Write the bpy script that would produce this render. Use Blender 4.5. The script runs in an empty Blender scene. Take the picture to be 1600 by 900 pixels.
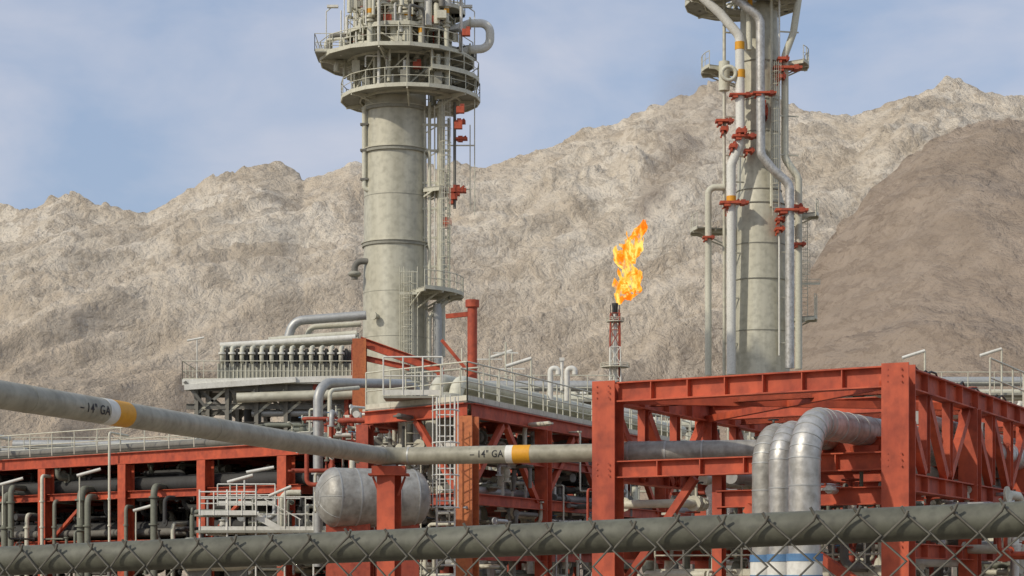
import bpy, bmesh, math, random
from mathutils import Vector, noise, Matrix
random.seed(7)
V=Vector
scene=bpy.context.scene
EYE=1.7
def S(b,e,d):
    """survey station reading: bearing, elevation (1/3200 tangents) and distance -> world metres"""
    return V(((b-800)*d/3200.0, d, EYE+(900-e)*d/3200.0))

# ------------------------------------------------------------ materials
def new_mat(name):
    m=bpy.data.materials.new(name); m.use_nodes=True
    nt=m.node_tree; nt.nodes.clear()
    return m,nt
def N(nt,t,**kw):
    n=nt.nodes.new(t)
    for k,v in kw.items(): setattr(n,k,v)
    return n
def ramp(nt,stops):
    r=N(nt,'ShaderNodeValToRGB'); el=r.color_ramp.elements
    while len(el)<len(stops): el.new(0.5)
    for e,(p,c) in zip(el,stops):
        e.position=p; e.color=(c[0],c[1],c[2],1)
    return r
def paint(name,col,col2=None,rough=0.5,metal=0.0,scale=1.2,streak=0.15,bump=0.01,dirt=0.5,fine=9.0):
    """weathered painted / metal surface: patches, vertical streaks, fine grime"""
    m,nt=new_mat(name); L=nt.links
    if col2 is None: col2=tuple(c*0.62 for c in col)
    tc=N(nt,'ShaderNodeTexCoord')
    mp=N(nt,'ShaderNodeMapping'); mp.inputs['Scale'].default_value=(1,1,streak)
    L.new(tc.outputs['Object'],mp.inputs['Vector'])
    n1=N(nt,'ShaderNodeTexNoise'); n1.inputs['Scale'].default_value=scale; n1.inputs['Detail'].default_value=6; n1.inputs['Roughness'].default_value=0.65
    L.new(mp.outputs[0],n1.inputs['Vector'])
    n2=N(nt,'ShaderNodeTexNoise'); n2.inputs['Scale'].default_value=fine; n2.inputs['Detail'].default_value=4
    L.new(tc.outputs['Object'],n2.inputs['Vector'])
    r1=ramp(nt,[(0.38,(0,0,0)),(0.68,(1,1,1))]); L.new(n1.outputs['Fac'],r1.inputs[0])
    r2=ramp(nt,[(0.45,(0,0,0)),(0.75,(1,1,1))]); L.new(n2.outputs['Fac'],r2.inputs[0])
    mx=N(nt,'ShaderNodeMix',data_type='RGBA'); mx.inputs[6].default_value=(*col,1); mx.inputs[7].default_value=(*col2,1)
    mul=N(nt,'ShaderNodeMath',operation='MULTIPLY'); mul.inputs[1].default_value=dirt
    L.new(r1.outputs[0],mul.inputs[0]); L.new(mul.outputs[0],mx.inputs[0])
    mx2=N(nt,'ShaderNodeMix',data_type='RGBA'); mx2.inputs[7].default_value=(*[c*0.55 for c in col2],1)
    mul2=N(nt,'ShaderNodeMath',operation='MULTIPLY'); mul2.inputs[1].default_value=dirt*0.6
    L.new(r2.outputs[0],mul2.inputs[0]); L.new(mul2.outputs[0],mx2.inputs[0]); L.new(mx.outputs[2],mx2.inputs[6])
    bs=N(nt,'ShaderNodeBsdfPrincipled'); bs.inputs['Metallic'].default_value=metal
    L.new(mx2.outputs[2],bs.inputs['Base Color'])
    ra=N(nt,'ShaderNodeMapRange'); ra.inputs[3].default_value=rough-0.1; ra.inputs[4].default_value=min(1,rough+0.2)
    L.new(n1.outputs['Fac'],ra.inputs[0]); L.new(ra.outputs[0],bs.inputs['Roughness'])
    if bump>0:
        bp=N(nt,'ShaderNodeBump'); bp.inputs['Distance'].default_value=bump; bp.inputs['Strength'].default_value=0.6
        L.new(n2.outputs['Fac'],bp.inputs['Height']); L.new(bp.outputs[0],bs.inputs['Normal'])
    o=N(nt,'ShaderNodeOutputMaterial'); L.new(bs.outputs[0],o.inputs[0])
    return m
M={}
M['shell']=paint('weathered_column_paint',(0.59,0.565,0.44),(0.44,0.41,0.30),rough=0.45,metal=.12,scale=0.9,streak=0.06,dirt=0.85,fine=2.5,bump=0.006)
M['cream']=paint('cream_paint',(0.63,0.61,0.475),(0.41,0.375,0.275),rough=0.55,bump=0)
M['white']=paint('white_paint',(0.75,0.735,0.65),(0.47,0.445,0.36),rough=0.55,bump=0)
M['red']=paint('red_oxide_paint',(0.56,0.10,0.036),(0.33,0.055,0.026),rough=0.6,scale=1.3,streak=0.4,dirt=1.0,fine=4,bump=.004)
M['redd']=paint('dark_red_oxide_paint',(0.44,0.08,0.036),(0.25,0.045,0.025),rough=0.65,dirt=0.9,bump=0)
M['orange']=paint('faded_orange_primer',(0.54,0.17,0.05),(0.38,0.09,0.035),rough=0.6,dirt=0.9,bump=0)
M['alu']=paint('aluminium_cladding',(0.60,0.58,0.53),(0.34,0.32,0.27),rough=0.42,metal=0.6,scale=2.6,streak=0.6,dirt=0.85,fine=6,bump=0.014)
M['oldalu']=paint('weathered_cladding',(0.45,0.435,0.38),(0.26,0.24,0.20),rough=0.48,metal=0.4,scale=2.2,streak=0.8,dirt=0.9,fine=5,bump=0.03)
M['galv']=paint('galvanised_steel',(0.45,0.45,0.42),(0.3,0.3,0.27),rough=0.45,metal=0.4,bump=0)
M['pipe']=paint('pipeline_paint',(0.38,0.355,0.26),(0.26,0.24,0.17),rough=0.45,scale=1.6,streak=0.8,dirt=0.85,fine=7,bump=.004)
M['green']=paint('grey_green_paint',(0.20,0.205,0.15),(0.12,0.12,0.09),rough=0.6,bump=0)
M['dark']=paint('dark_steel',(0.05,0.05,0.045),(0.03,0.028,0.025),rough=0.7,bump=0)
M['grey']=paint('grey_steel',(0.19,0.18,0.15),(0.10,0.095,0.075),rough=0.65,bump=0)
M['grate']=paint('deck_grating',(0.34,0.33,0.265),(0.19,0.18,0.14),rough=0.75,bump=0)
M['band']=paint('yellow_band_paint',(0.72,0.34,0.014),(0.58,0.25,0.01),rough=0.55,dirt=0.4)
M['blue']=paint('blue_band_paint',(0.10,0.22,0.38),(0.05,0.1,0.2),rough=0.5)
M['black']=paint('black_lettering',(0.02,0.02,0.02),rough=0.6,bump=0)
M['fence']=paint('fence_rail_paint',(0.13,0.13,0.092),(0.075,0.073,0.05),rough=0.6,scale=7,streak=1,fine=60,bump=0.0008,dirt=0.9)
M['wire']=paint('fence_wire',(0.145,0.135,0.105),(0.08,0.07,0.05),rough=0.65,scale=12,fine=80,bump=0)
M['conc']=paint('concrete',(0.32,0.30,0.26),(0.2,0.18,0.15),rough=0.9)

# ------------------------------------------------------------ mesh builder
class B:
    def __init__(s,name,mats):
        s.name=name; s.mats=mats; s.v=[]; s.f=[]; s.m=[]; s.s=[]
    def mi(s,k):
        if k not in s.mats: s.mats.append(k)
        return s.mats.index(k)
    def add(s,vs,fs,mat,smooth=False):
        o=len(s.v); s.v.extend([tuple(p) for p in vs]); k=s.mi(mat)
        for f in fs:
            s.f.append([i+o for i in f]); s.m.append(k); s.s.append(smooth)
    def box(s,c,a,b,c3,mat):
        c=V(c); vs=[]
        for i in (-1,1):
            for j in (-1,1):
                for k in (-1,1): vs.append(c+a*i+b*j+c3*k)
        s.add(vs,[(0,1,3,2),(4,6,7,5),(0,4,5,1),(2,3,7,6),(0,2,6,4),(1,5,7,3)],mat)
    def abox(s,c,size,mat):
        s.box(c,V((size[0]/2,0,0)),V((0,size[1]/2,0)),V((0,0,size[2]/2)),mat)
    def bar(s,p0,p1,w,h,mat,up=V((0,0,1))):
        p0=V(p0);p1=V(p1); d=p1-p0; l=d.length
        if l<1e-5: return
        d/=l
        if abs(d.dot(up))>0.97: up=V((0.53,0.85,0))
        sd=d.cross(up).normalized(); u=sd.cross(d).normalized()
        s.box((p0+p1)/2,d*(l/2),sd*(w/2),u*(h/2),mat)
    def hbeam(s,p0,p1,w,h,mat,up=V((0,0,1)),stiff=0):
        p0=V(p0);p1=V(p1); d=p1-p0; l=d.length; d/=l
        if abs(d.dot(up))>0.97: up=V((0.53,0.85,0)).normalized()
        sd=d.cross(up).normalized(); u=sd.cross(d).normalized(); t=max(0.02,h*0.07); c=(p0+p1)/2
        s.box(c+u*(h/2-t/2),d*(l/2),sd*(w/2),u*(t/2),mat)
        s.box(c-u*(h/2-t/2),d*(l/2),sd*(w/2),u*(t/2),mat)
        s.box(c,d*(l/2),sd*(t/2*0.8),u*(h/2-t),mat)
        if stiff:
            n=int(l/stiff)
            for i in range(1,n+1):
                s.box(p0+d*(l*i/(n+1)),d*0.012,sd*(w/2*0.93),u*(h/2-t),mat)
    def tube(s,pts,r,mat,seg=10,caps=True,radii=None):
        pts=[V(p) for p in pts]; n=len(pts)
        if n<2: return
        prev=None; vs=[]
        for i in range(n):
            if i==0: d=(pts[1]-pts[0])
            elif i==n-1: d=(pts[-1]-pts[-2])
            else: d=(pts[i+1]-pts[i]).normalized()+(pts[i]-pts[i-1]).normalized()
            if d.length<1e-9: d=V((0,0,1))
            d.normalize()
            if prev is None:
                a=V((0,0,1)) if abs(d.z)<0.9 else V((1,0,0))
                x=d.cross(a).normalized()
            else:
                x=(prev-d*prev.dot(d)).normalized()
            prev=x; y=d.cross(x); rr=radii[i] if radii else r
            for k in range(seg):
                t=2*math.pi*k/seg
                vs.append(pts[i]+x*(math.cos(t)*rr)+y*(math.sin(t)*rr))
        fs=[]
        for i in range(n-1):
            for k in range(seg):
                a=i*seg+k; b=i*seg+(k+1)%seg
                fs.append((a,b,b+seg,a+seg))
        s.add(vs,fs,mat,True)
        if caps:
            s.add(vs[:seg],[tuple(range(seg))[::-1]],mat); s.add(vs[-seg:],[tuple(range(seg))],mat)
    def pipe(s,pts,r,mat,R=None,seg=12,steps=7,caps=True):
        pts=[V(p) for p in pts]; R=R or r*3; out=[pts[0]]
        for i in range(1,len(pts)-1):
            a=(pts[i-1]-pts[i]); b=(pts[i+1]-pts[i]); la=a.length; lb=b.length; a/=la; b/=lb
            ang=a.angle(b)
            if ang>3.1: out.append(pts[i]); continue
            t=min(R/math.tan(ang/2),la*0.49,lb*0.49); rr=t*math.tan(ang/2)
            c=pts[i]+(a+b).normalized()*(rr/math.sin(ang/2))
            p=pts[i]+a*t-c; q=pts[i]+b*t-c
            for k in range(steps+1):
                f=k/steps; th=p.angle(q)
                out.append(c+(p*math.sin((1-f)*th)+q*math.sin(f*th))/math.sin(th))
        out.append(pts[-1]); s.tube(out,r,mat,seg,caps); return out
    def flange(s,p,d,r,mat,t=0.08):
        d=V(d).normalized(); p=V(p); s.tube([p-d*t/2,p+d*t/2],r,mat,12)
    def valve(s,p,d,r,mat='cream',wheel='redd'):
        p=V(p); d=V(d).normalized()
        s.flange(p-d*r*1.6,d,r*1.7,mat,r*.35); s.flange(p+d*r*1.6,d,r*1.7,mat,r*.35)
        s.tube([p-d*r*1.3,p,p+d*r*1.3],r,mat,10,radii=[r*1.1,r*1.5,r*1.1])
        s.tube([p,p+V((0,0,r*4.5))],r*.35,mat,6)
        s.ring(p+V((0,0,r*4.5)),r*1.5,r*.18,wheel,V((0,0,1)))
    def ring(s,c,R,r,mat,ax=V((0,0,1)),seg=16,ts=5,a0=0,a1=2*math.pi):
        ax=ax.normalized(); a=V((1,0,0)) if abs(ax.x)<0.9 else V((0,1,0)); x=ax.cross(a).normalized(); y=ax.cross(x)
        pts=[c+x*(math.cos(a0+(a1-a0)*k/seg)*R)+y*(math.sin(a0+(a1-a0)*k/seg)*R) for k in range(seg+1)]
        s.tube(pts,r,mat,ts,caps=False)
    def rail(s,pts,mat='cream',h=1.1,sp=1.3,r=0.025,toe=True,mids=1):
        pts=[V(p) for p in pts]; z=V((0,0,1))
        for a,b in zip(pts,pts[1:]):
            s.tube([a+z*h,b+z*h],r,mat,5)
            for k in range(mids): s.tube([a+z*h*(k+1)/(mids+1),b+z*h*(k+1)/(mids+1)],r*.8,mat,4)
            if toe: s.bar(a+z*.08,b+z*.08,.015,.15,mat)
            n=max(1,int(round((b-a).length/sp)))
            for i in range(n+1):
                p=a.lerp(b,i/n); s.tube([p,p+z*h],r,mat,5)
    def ringdeck(s,c,ri,ro,a0,a1,mat='cream',deck='grate',h=1.1,brk=True,railr=0.03,seg=None,bd=.42,skip=3):
        c=V(c); seg=seg or max(6,int((a1-a0)/math.radians(15))); z=V((0,0,1)); t=.1
        P=lambda r,a,dz: c+V((math.cos(a)*r,math.sin(a)*r,dz))
        A=[a0+(a1-a0)*i/seg for i in range(seg+1)]
        for i in range(seg):
            a,b=A[i],A[i+1]
            vs=[P(ri,a,0),P(ro,a,0),P(ro,b,0),P(ri,b,0),P(ri,a,t),P(ro,a,t),P(ro,b,t),P(ri,b,t)]
            s.add(vs,[(0,3,2,1),(4,5,6,7),(0,1,5,4),(2,3,7,6),(3,0,4,7)],deck)
            s.bar(P(ro,a,.03),P(ro,b,.03),.08,.24,mat)
            s.tube([P(ro,a,h),P(ro,b,h)],railr,mat,5); s.tube([P(ro,a,h*.55),P(ro,b,h*.55)],railr*.8,mat,4)
            s.bar(P((ri+ro)/2,a,-.06),P((ri+ro)/2,b,-.06),.08,.12,mat)
        for i,a in enumerate(A):
            s.tube([P(ro,a,0),P(ro,a,h)],railr,mat,5)
            if brk and i%skip==0:
                s.bar(P(ri,a,-.1),P(ro,a,-.1),.1,.2,mat); s.bar(P(ri,a,-(ro-ri)*bd),P(ro-.5,a,-.15),.08,.1,mat)
    def ladder(s,base,h,face,w=.45,cage=True,mat='cream',r=.025,dr=.3):
        base=V(base); f=V(face).normalized(); sd=V((-f.y,f.x,0)); z=V((0,0,1))
        for k in (-1,1): s.tube([base+sd*w/2*k,base+sd*w/2*k+z*h],r,mat,5)
        for i in range(1,int(h/dr)): s.tube([base-sd*w/2+z*dr*i,base+sd*w/2+z*dr*i],r*.7,mat,4)
        if cage:
            zz=2.2
            def arc(q): return [q+sd*(math.cos(a)*.38)+f*(math.sin(a)*.65+.05) for a in [math.pi*j/8 for j in range(9)]]
            while zz<h:
                s.tube(arc(base+z*zz),r*.8,mat,4,caps=False); zz+=.9
            for j in (1,3,4,5,7):
                s.tube([arc(base+z*2.2)[j],arc(base+z*h)[j]],r*.6,mat,4)
    def dome(s,c,r,ax,mat,depth=.5,seg=28,rings=7):
        ax=V(ax).normalized(); pts=[];rad=[]
        for i in range(rings+1):
            a=math.pi/2*i/rings; pts.append(V(c)+ax*(math.sin(a)*r*depth)); rad.append(max(.002,math.cos(a)*r))
        s.tube(pts,r,mat,seg,radii=rad)
    def make(s,loc=(0,0,0),parent=None):
        me=bpy.data.meshes.new(s.name); loc=V(loc)
        me.from_pydata([(a-loc.x,b-loc.y,c-loc.z) for a,b,c in s.v],[],s.f)
        for k in s.mats: me.materials.append(M[k])
        me.polygons.foreach_set('material_index',s.m); me.polygons.foreach_set('use_smooth',s.s); me.update()
        o=bpy.data.objects.new(s.name,me); scene.collection.objects.link(o)
        if parent: o.parent=parent; o.location=loc-parent.location
        else: o.location=loc
        return o

AD=V((-5.45,3.7,0)).normalized(); BD=V((5.2,10.8,0)).normalized(); Z=V((0,0,1))

# ------------------------------------------------------------ terrain
def interp(tab,u):
    if u<=tab[0][0]: return tab[0][1]
    for (a,va),(b,vb) in zip(tab,tab[1:]):
        if u<=b:
            return va+(vb-va)*(u-a)/(b-a)
    return tab[-1][1]
RIDGE=[(-900,470),(-400,380),(-100,348),(0,340),(60,325),(100,316),(160,322),(230,327),(300,300),(345,285),(410,266),(440,271),(475,281),(545,252),(570,256),(640,262),(750,264),(800,256),(870,226),(940,206),(1000,182),(1060,160),(1110,152),(1160,162),(1240,170),(1300,178),(1340,182),(1370,168),(1410,152),(1440,142),(1475,138),(1510,142),(1600,147),(1900,170),(2500,300)]
HILL=[(900,740),(1050,670),(1150,590),(1210,510),(1250,450),(1290,385),(1330,345),(1370,300),(1400,272),(1430,238),(1470,214),(1500,204),(1530,192),(1600,190),(1750,200),(2000,260),(2600,420)]
def rnoise(p,o=6):
    return noise.ridged_multi_fractal(p,0.9,2.1,o,1.0,2.0)
def terrain(name,tab,y0,yr0,mat,nb,nr,b0,b1,amp,crest,seed,back=0.5,fine=1.0,tilt=.75,low=.25):
    vs=[];fs=[]
    for j in range(nr+1):
        tj=j/nr
        for i in range(nb+1):
            b=b0+(b1-b0)*i/nb
            yr=yr0*(1+.07*noise.noise(V((b*7,seed,0))))
            ymax=yr*(1+back)
            y=y0+(ymax-y0)*tj
            x=b*y; t=(y-y0)/(yr-y0)
            h=(900-interp(tab,800+3200*b))*yr/3200+EYE
            if t<1: prof=0.35*t+0.65*t**1.5
            else: prof=1-(t-1)*1.1-(t-1)**2*.4
            q=V((x,y,0))
            warp=noise.noise(q*.0012+V((seed,0,0)))*260
            g=rnoise(V(((x-tilt*y+warp)*.0034,(y+.3*x)*.0010,seed)),5)-1.0
            g2=rnoise(V(((x-tilt*1.1*y+warp)*.012,(y+.5*x)*.0032,seed+4)),5)-1.0
            k=math.sin(math.pi*min(1,max(0,t)))**.7 if t<1 else .5
            up=min(1,max(low,(t-.3)*1.8))      # upper slopes craggier, lower slopes scree
            mask=max(0,noise.noise(q*.0019+V((3,seed,1)))+.15)
            crag=noise.hetero_terrain(V((x*.015+y*.006,y*.004-x*.004,seed+9)),.6,2.1,6,.6)
            z=prof*h+amp*g*k+amp*.27*g2*(k+.1)*fine*up+mask*crag*amp*.5*k*fine*up
            near=max(0,1-abs(t-1)*5)
            z+=near*crest*(noise.fractal(V((x*.013,y*.013,seed)),.75,2.2,6))
            vs.append((x,y,max(-3,z)))
    w=nb+1
    for j in range(nr):
        for i in range(nb):
            a=j*w+i; fs.append((a,a+1,a+1+w,a+w))
    me=bpy.data.meshes.new(name); me.from_pydata(vs,[],fs); me.materials.append(mat)
    me.polygons.foreach_set('use_smooth',[True]*len(fs)); me.update()
    o=bpy.data.objects.new(name,me); scene.collection.objects.link(o); return o
def rock(name,c1,c2,c3,low,rot,sc=1.0,zlo=150,zhi=420,bump=7,line=.65):
    """bedded rock, the pale version with distance haze in its colours: tilted strata, scree (lower slopes browner), speckle"""
    m,nt=new_mat(name); L=nt.links
    tc=N(nt,'ShaderNodeTexCoord')
    mp=N(nt,'ShaderNodeMapping'); mp.inputs['Rotation'].default_value=rot; mp.inputs['Scale'].default_value=(.01*sc,.01*sc,.01*sc)
    L.new(tc.outputs['Object'],mp.inputs['Vector'])
    n1=N(nt,'ShaderNodeTexNoise'); n1.inputs['Scale'].default_value=.6; n1.inputs['Detail'].default_value=7; n1.inputs['Roughness'].default_value=.66
    L.new(mp.outputs[0],n1.inputs['Vector'])
    mp2=N(nt,'ShaderNodeMapping'); mp2.inputs['Rotation'].default_value=rot; mp2.inputs['Scale'].default_value=(.055*sc,.006*sc,.055*sc)
    L.new(tc.outputs['Object'],mp2.inputs['Vector'])
    n2=N(nt,'ShaderNodeTexNoise'); n2.inputs['Scale'].default_value=.8; n2.inputs['Detail'].default_value=8; n2.inputs['Roughness'].default_value=.64; n2.inputs['Distortion'].default_value=.4
    L.new(mp2.outputs[0],n2.inputs['Vector'])
    n3=N(nt,'ShaderNodeTexNoise'); n3.inputs['Scale'].default_value=.28; n3.inputs['Detail'].default_value=4; L.new(mp.outputs[0],n3.inputs['Vector'])
    n4=N(nt,'ShaderNodeTexNoise'); n4.inputs['Scale'].default_value=9; n4.inputs['Detail'].default_value=5; n4.inputs['Roughness'].default_value=.72; L.new(mp.outputs[0],n4.inputs['Vector'])
    a=ramp(nt,[(.42,c2),(.57,c1)]); L.new(n1.outputs['Fac'],a.inputs[0])
    sx=N(nt,'ShaderNodeSeparateXYZ'); L.new(tc.outputs['Object'],sx.inputs[0])
    zz=N(nt,'ShaderNodeMath',operation='MULTIPLY_ADD'); L.new(n3.outputs['Fac'],zz.inputs[0]); zz.inputs[1].default_value=-520; L.new(sx.outputs[2],zz.inputs[2])
    mr=N(nt,'ShaderNodeMapRange'); mr.inputs[1].default_value=zlo-260; mr.inputs[2].default_value=zhi-260; mr.inputs[3].default_value=.85; mr.inputs[4].default_value=0; L.new(zz.outputs[0],mr.inputs[0])
    m0=N(nt,'ShaderNodeMix',data_type='RGBA'); m0.inputs[7].default_value=(*low,1); L.new(a.outputs[0],m0.inputs[6]); L.new(mr.outputs[0],m0.inputs[0])
    mk=ramp(nt,[(.50,(0,0,0)),(.55,(1,1,1)),(.60,(.35,.35,.35))]); L.new(n2.outputs['Fac'],mk.inputs[0])
    nm=ramp(nt,[(.36,(.35,.35,.35)),(.56,(1,1,1))]); L.new(n3.outputs['Fac'],nm.inputs[0])
    mm=N(nt,'ShaderNodeMath',operation='MULTIPLY'); L.new(mk.outputs[0],mm.inputs[0]); L.new(nm.outputs[0],mm.inputs[1])
    m2=N(nt,'ShaderNodeMath',operation='MULTIPLY'); L.new(mm.outputs[0],m2.inputs[0]); m2.inputs[1].default_value=line
    mx=N(nt,'ShaderNodeMix',data_type='RGBA'); mx.inputs[7].default_value=(*c3,1); L.new(m0.outputs[2],mx.inputs[6]); L.new(m2.outputs[0],mx.inputs[0])
    sp=ramp(nt,[(.54,(0,0,0)),(.66,(1,1,1))]); L.new(n4.outputs['Fac'],sp.inputs[0])
    m3=N(nt,'ShaderNodeMath',operation='MULTIPLY'); L.new(sp.outputs[0],m3.inputs[0]); m3.inputs[1].default_value=.42
    mx2=N(nt,'ShaderNodeMix',data_type='RGBA'); mx2.inputs[7].default_value=(*[c*.68 for c in c3],1); L.new(mx.outputs[2],mx2.inputs[6]); L.new(m3.outputs[0],mx2.inputs[0])
    bs=N(nt,'ShaderNodeBsdfPrincipled'); bs.inputs['Roughness'].default_value=.95; bs.inputs['Specular IOR Level'].default_value=.1
    L.new(mx2.outputs[2],bs.inputs['Base Color'])
    hh=N(nt,'ShaderNodeMath',operation='MULTIPLY_ADD'); L.new(n4.outputs['Fac'],hh.inputs[0]); hh.inputs[1].default_value=.45; L.new(n2.outputs['Fac'],hh.inputs[2])
    bp=N(nt,'ShaderNodeBump'); bp.inputs['Strength'].default_value=.95; bp.inputs['Distance'].default_value=bump
    L.new(hh.outputs[0],bp.inputs['Height']); L.new(bp.outputs[0],bs.inputs['Normal'])
    o=N(nt,'ShaderNodeOutputMaterial'); L.new(bs.outputs[0],o.inputs[0]); return m
r1=rock('hazed_pale_limestone',(.75,.665,.53),(.60,.51,.385),(.42,.345,.255),(.52,.42,.305),(0,math.radians(-32),math.radians(-40)),zlo=140,zhi=430,bump=17,line=.75)  # pale rock colours lightened further to stand in for distance haze
r2=rock('brown_shale',(.45,.365,.28),(.345,.275,.205),(.25,.195,.145),(.38,.30,.225),(0,math.radians(40),math.radians(-40)),1.5,bump=11,line=.75)
terrain('mountain',RIDGE,1150,3000,r1,720,340,-.42,.42,54,12,1.3,fine=1.1)
terrain('rocky_hill',HILL,900,1750,r2,420,250,.02,.58,36,13,7.7,.5,1.6,tilt=-.5,low=.6)
# ground sheet
g=B('ground',['ground'])
m,nt=new_mat('sandy_ground'); tc=N(nt,'ShaderNodeTexCoord'); n=N(nt,'ShaderNodeTexNoise'); n.inputs['Scale'].default_value=.2; n.inputs['Detail'].default_value=8
nt.links.new(tc.outputs['Object'],n.inputs['Vector']); rr=ramp(nt,[(.35,(.20,.16,.115)),(.65,(.31,.26,.195))]); nt.links.new(n.outputs['Fac'],rr.inputs[0])
bs=N(nt,'ShaderNodeBsdfPrincipled'); bs.inputs['Roughness'].default_value=.95; nt.links.new(rr.outputs[0],bs.inputs['Base Color'])
bp=N(nt,'ShaderNodeBump'); bp.inputs['Distance'].default_value=.05; nt.links.new(n.outputs['Fac'],bp.inputs['Height']); nt.links.new(bp.outputs[0],bs.inputs['Normal'])
o=N(nt,'ShaderNodeOutputMaterial'); nt.links.new(bs.outputs[0],o.inputs[0]); M['ground']=m
g.add([(-9000,-9000,0),(9000,-9000,0),(9000,9000,0),(-9000,9000,0)],[(0,1,2,3)],'ground'); g.make()

# ------------------------------------------------------------ column 1
D=130; k=D/3200
def c1(u,v,dy=0): return V(((u-800)*.040625,130+dy,EYE+(900-v)*.040625))
b=B('distillation_column',['shell'])
cx=(618-800)*k; C=V((cx,D,0))
zs=lambda v: EYE+(900-v)*k
b.tube([C,C+Z*zs(610),C+Z*zs(390),C+Z*zs(165)],2,'shell',48,radii=[2.3,2.12,2.02,1.95])
b.tube([C+Z*zs(165),C+Z*zs(135),C+Z*zs(128),C+Z*zs(60)],1.5,'shell',40,radii=[1.95,1.93,1.5,1.42]); b.dome(C+Z*zs(60),1.42,Z,'shell',.6)
for v,t in ((385,.2),(240,.2),(175,.2)):
    b.tube([C+Z*(zs(v)-t/2),C+Z*(zs(v)+t/2)],2.12,'grate',48)
    b.tube([C+Z*(zs(v)+t/2),C+Z*(zs(v)+t/2+.06)],2.18,'shell',48)
for v in (310,460,530):
    b.tube([C+Z*(zs(v)-.012),C+Z*(zs(v)+.012)],2.015+(.05 if v>400 else 0)+ (v>500)*.035,'grate',48)
R2=math.radians
b.ringdeck(C+V((.95,0,zs(158))),2.0,4.4,0,2*math.pi,seg=20,bd=.3)
b.ringdeck(C+V((1.0,0,zs(128))),3.0,4.3,R2(-70),R2(60),seg=8,bd=.3)
b.ringdeck(C+V((.1,0,zs(99))),1.5,4.9,R2(-10),R2(350),seg=16,bd=.3)
b.ringdeck(C+V((.3,0,zs(58))),1.2,3.4,0,2*math.pi,seg=14,bd=.3)
b.ringdeck(C+V((1.2,0,zs(22))),.8,3.2,0,2*math.pi,seg=12,bd=.3)
b.abox(C+V((-3.8,-1.2,zs(95))),(2.2,2.4,.12),'grate')
b.rail([C+V((-4.9,-2.4,zs(95))),C+V((-4.9,0.5,zs(95))),C+V((-3.5,.5,zs(95)))])
b.rail([C+V((-4.9,-2.4,zs(95))),C+V((-2.7,-2.4,zs(95)))])
for a in range(0,360,40):
    p=C+V((.4+math.cos(R2(a))*3.1,math.sin(R2(a))*3.1,0)); b.bar(p+Z*zs(158),p+Z*zs(20),.13,.13,'cream')
    p2=C+V((.4+math.cos(R2(a+40))*3.1,math.sin(R2(a+40))*3.1,0)); b.bar(p+Z*zs(150),p2+Z*zs(104),.06,.08,'cream'); b.bar(p2+Z*zs(94),p+Z*zs(62),.06,.08,'cream')
rnd=random.Random(3)
for i in range(120):
    lv=rnd.choice([99,99,58,58,128,22])
    a=rnd.uniform(0,2*math.pi); r0=rnd.uniform(1.5,3.9 if lv>60 else 3.0); p=C+V((.5+math.cos(a)*r0,math.sin(a)*r0,zs(lv)))
    h=rnd.uniform(.8,2.6); a2=a+rnd.uniform(-1.4,1.4); q=p+V((math.cos(a2)*1.3,math.sin(a2)*1.3,0))
    rr_=rnd.choice([.05,.07,.1,.14,.2]); mt=rnd.choice(['cream','cream','white','shell','galv','grey','redd' if i%5==0 else 'cream'])
    b.pipe([p,p+Z*h,q+Z*h,q+Z*rnd.uniform(0,h*.7)],rr_,mt,R=rr_*2.2,seg=8,steps=4)
    if i%2==0: b.valve(p+Z*h*.5,Z,rr_*1.1,mt,'redd')
    if i%5==0: b.abox(q+Z*.5,(rnd.uniform(.3,.7),.4,rnd.uniform(.4,.9)),rnd.choice(['grate','cream','grey']))
for i in range(24):
    a=rnd.uniform(0,2*math.pi); r0=rnd.uniform(2.4,4.0); p=C+V((.8+math.cos(a)*r0,math.sin(a)*r0,zs(158)))
    b.tube([p,p+Z*rnd.uniform(1,2.2)],rnd.choice([.05,.09,.15]),rnd.choice(['cream','shell','white']),8)
    if i%3==0: b.abox(p+Z*.6,(.5,.5,.9),'grate')
for (u0,v0,u1,v1,r,dy) in ((583,85,583,18,.2,-2.8),(597,150,597,-20,.1,-3.2),(640,90,640,-10,.34,-2.8),(662,100,662,10,.22,-2.8),(620,90,620,25,.28,-2.6),(700,150,700,-30,.16,-2.8),(722,100,722,10,.1,-2.5),(560,100,560,30,.06,-1.8),(537,100,537,30,.045,-2),(612,145,612,100,.12,-3),(678,150,678,104,.14,-3),(577,0,577,60,.05,-3)):
    b.tube([c1(u0,v0,dy),c1(u1,v1,dy)],r,'cream' if r>.1 else 'white',12)
    if r>.15: b.flange(c1(u0,(v0+v1)/2,dy),Z,r*1.6,'shell',.12); b.flange(c1(u0,(v0+v1)/2-6,dy),Z,r*1.6,'shell',.12)
for (u,v,r,dy) in ((640,45,.35,-2.8),(662,70,.23,-2.8),(700,40,.17,-2.8),(583,40,.21,-2.8)): b.tube([c1(u,v,dy),c1(u,v-7,dy)],r,'band',14)
b.pipe([c1(640,0,-2.8),c1(640,-30,-2.8),c1(700,-30,-2.8),c1(700,30,-2.8)],.3,'white',R=.8)
b.pipe([c1(655,5,-3),c1(672,5,-3),c1(672,60,-3)],.26,'white',R=.6)
b.pipe([c1(590,20,-3),c1(612,8,-3),c1(630,30,-3),c1(630,70,-3)],.16,'white',R=.5)
b.pipe([c1(705,55,-1),c1(735,43,-1),c1(766,43,-1),c1(766,82,-1),c1(735,84,-1),c1(705,95,-1)],.27,'white',R=.75)
b.flange(c1(735,43,-1),V((1,0,0)),.4,'shell',.12); b.flange(c1(735,84,-1),V((1,0,0)),.4,'shell',.12)
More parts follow.
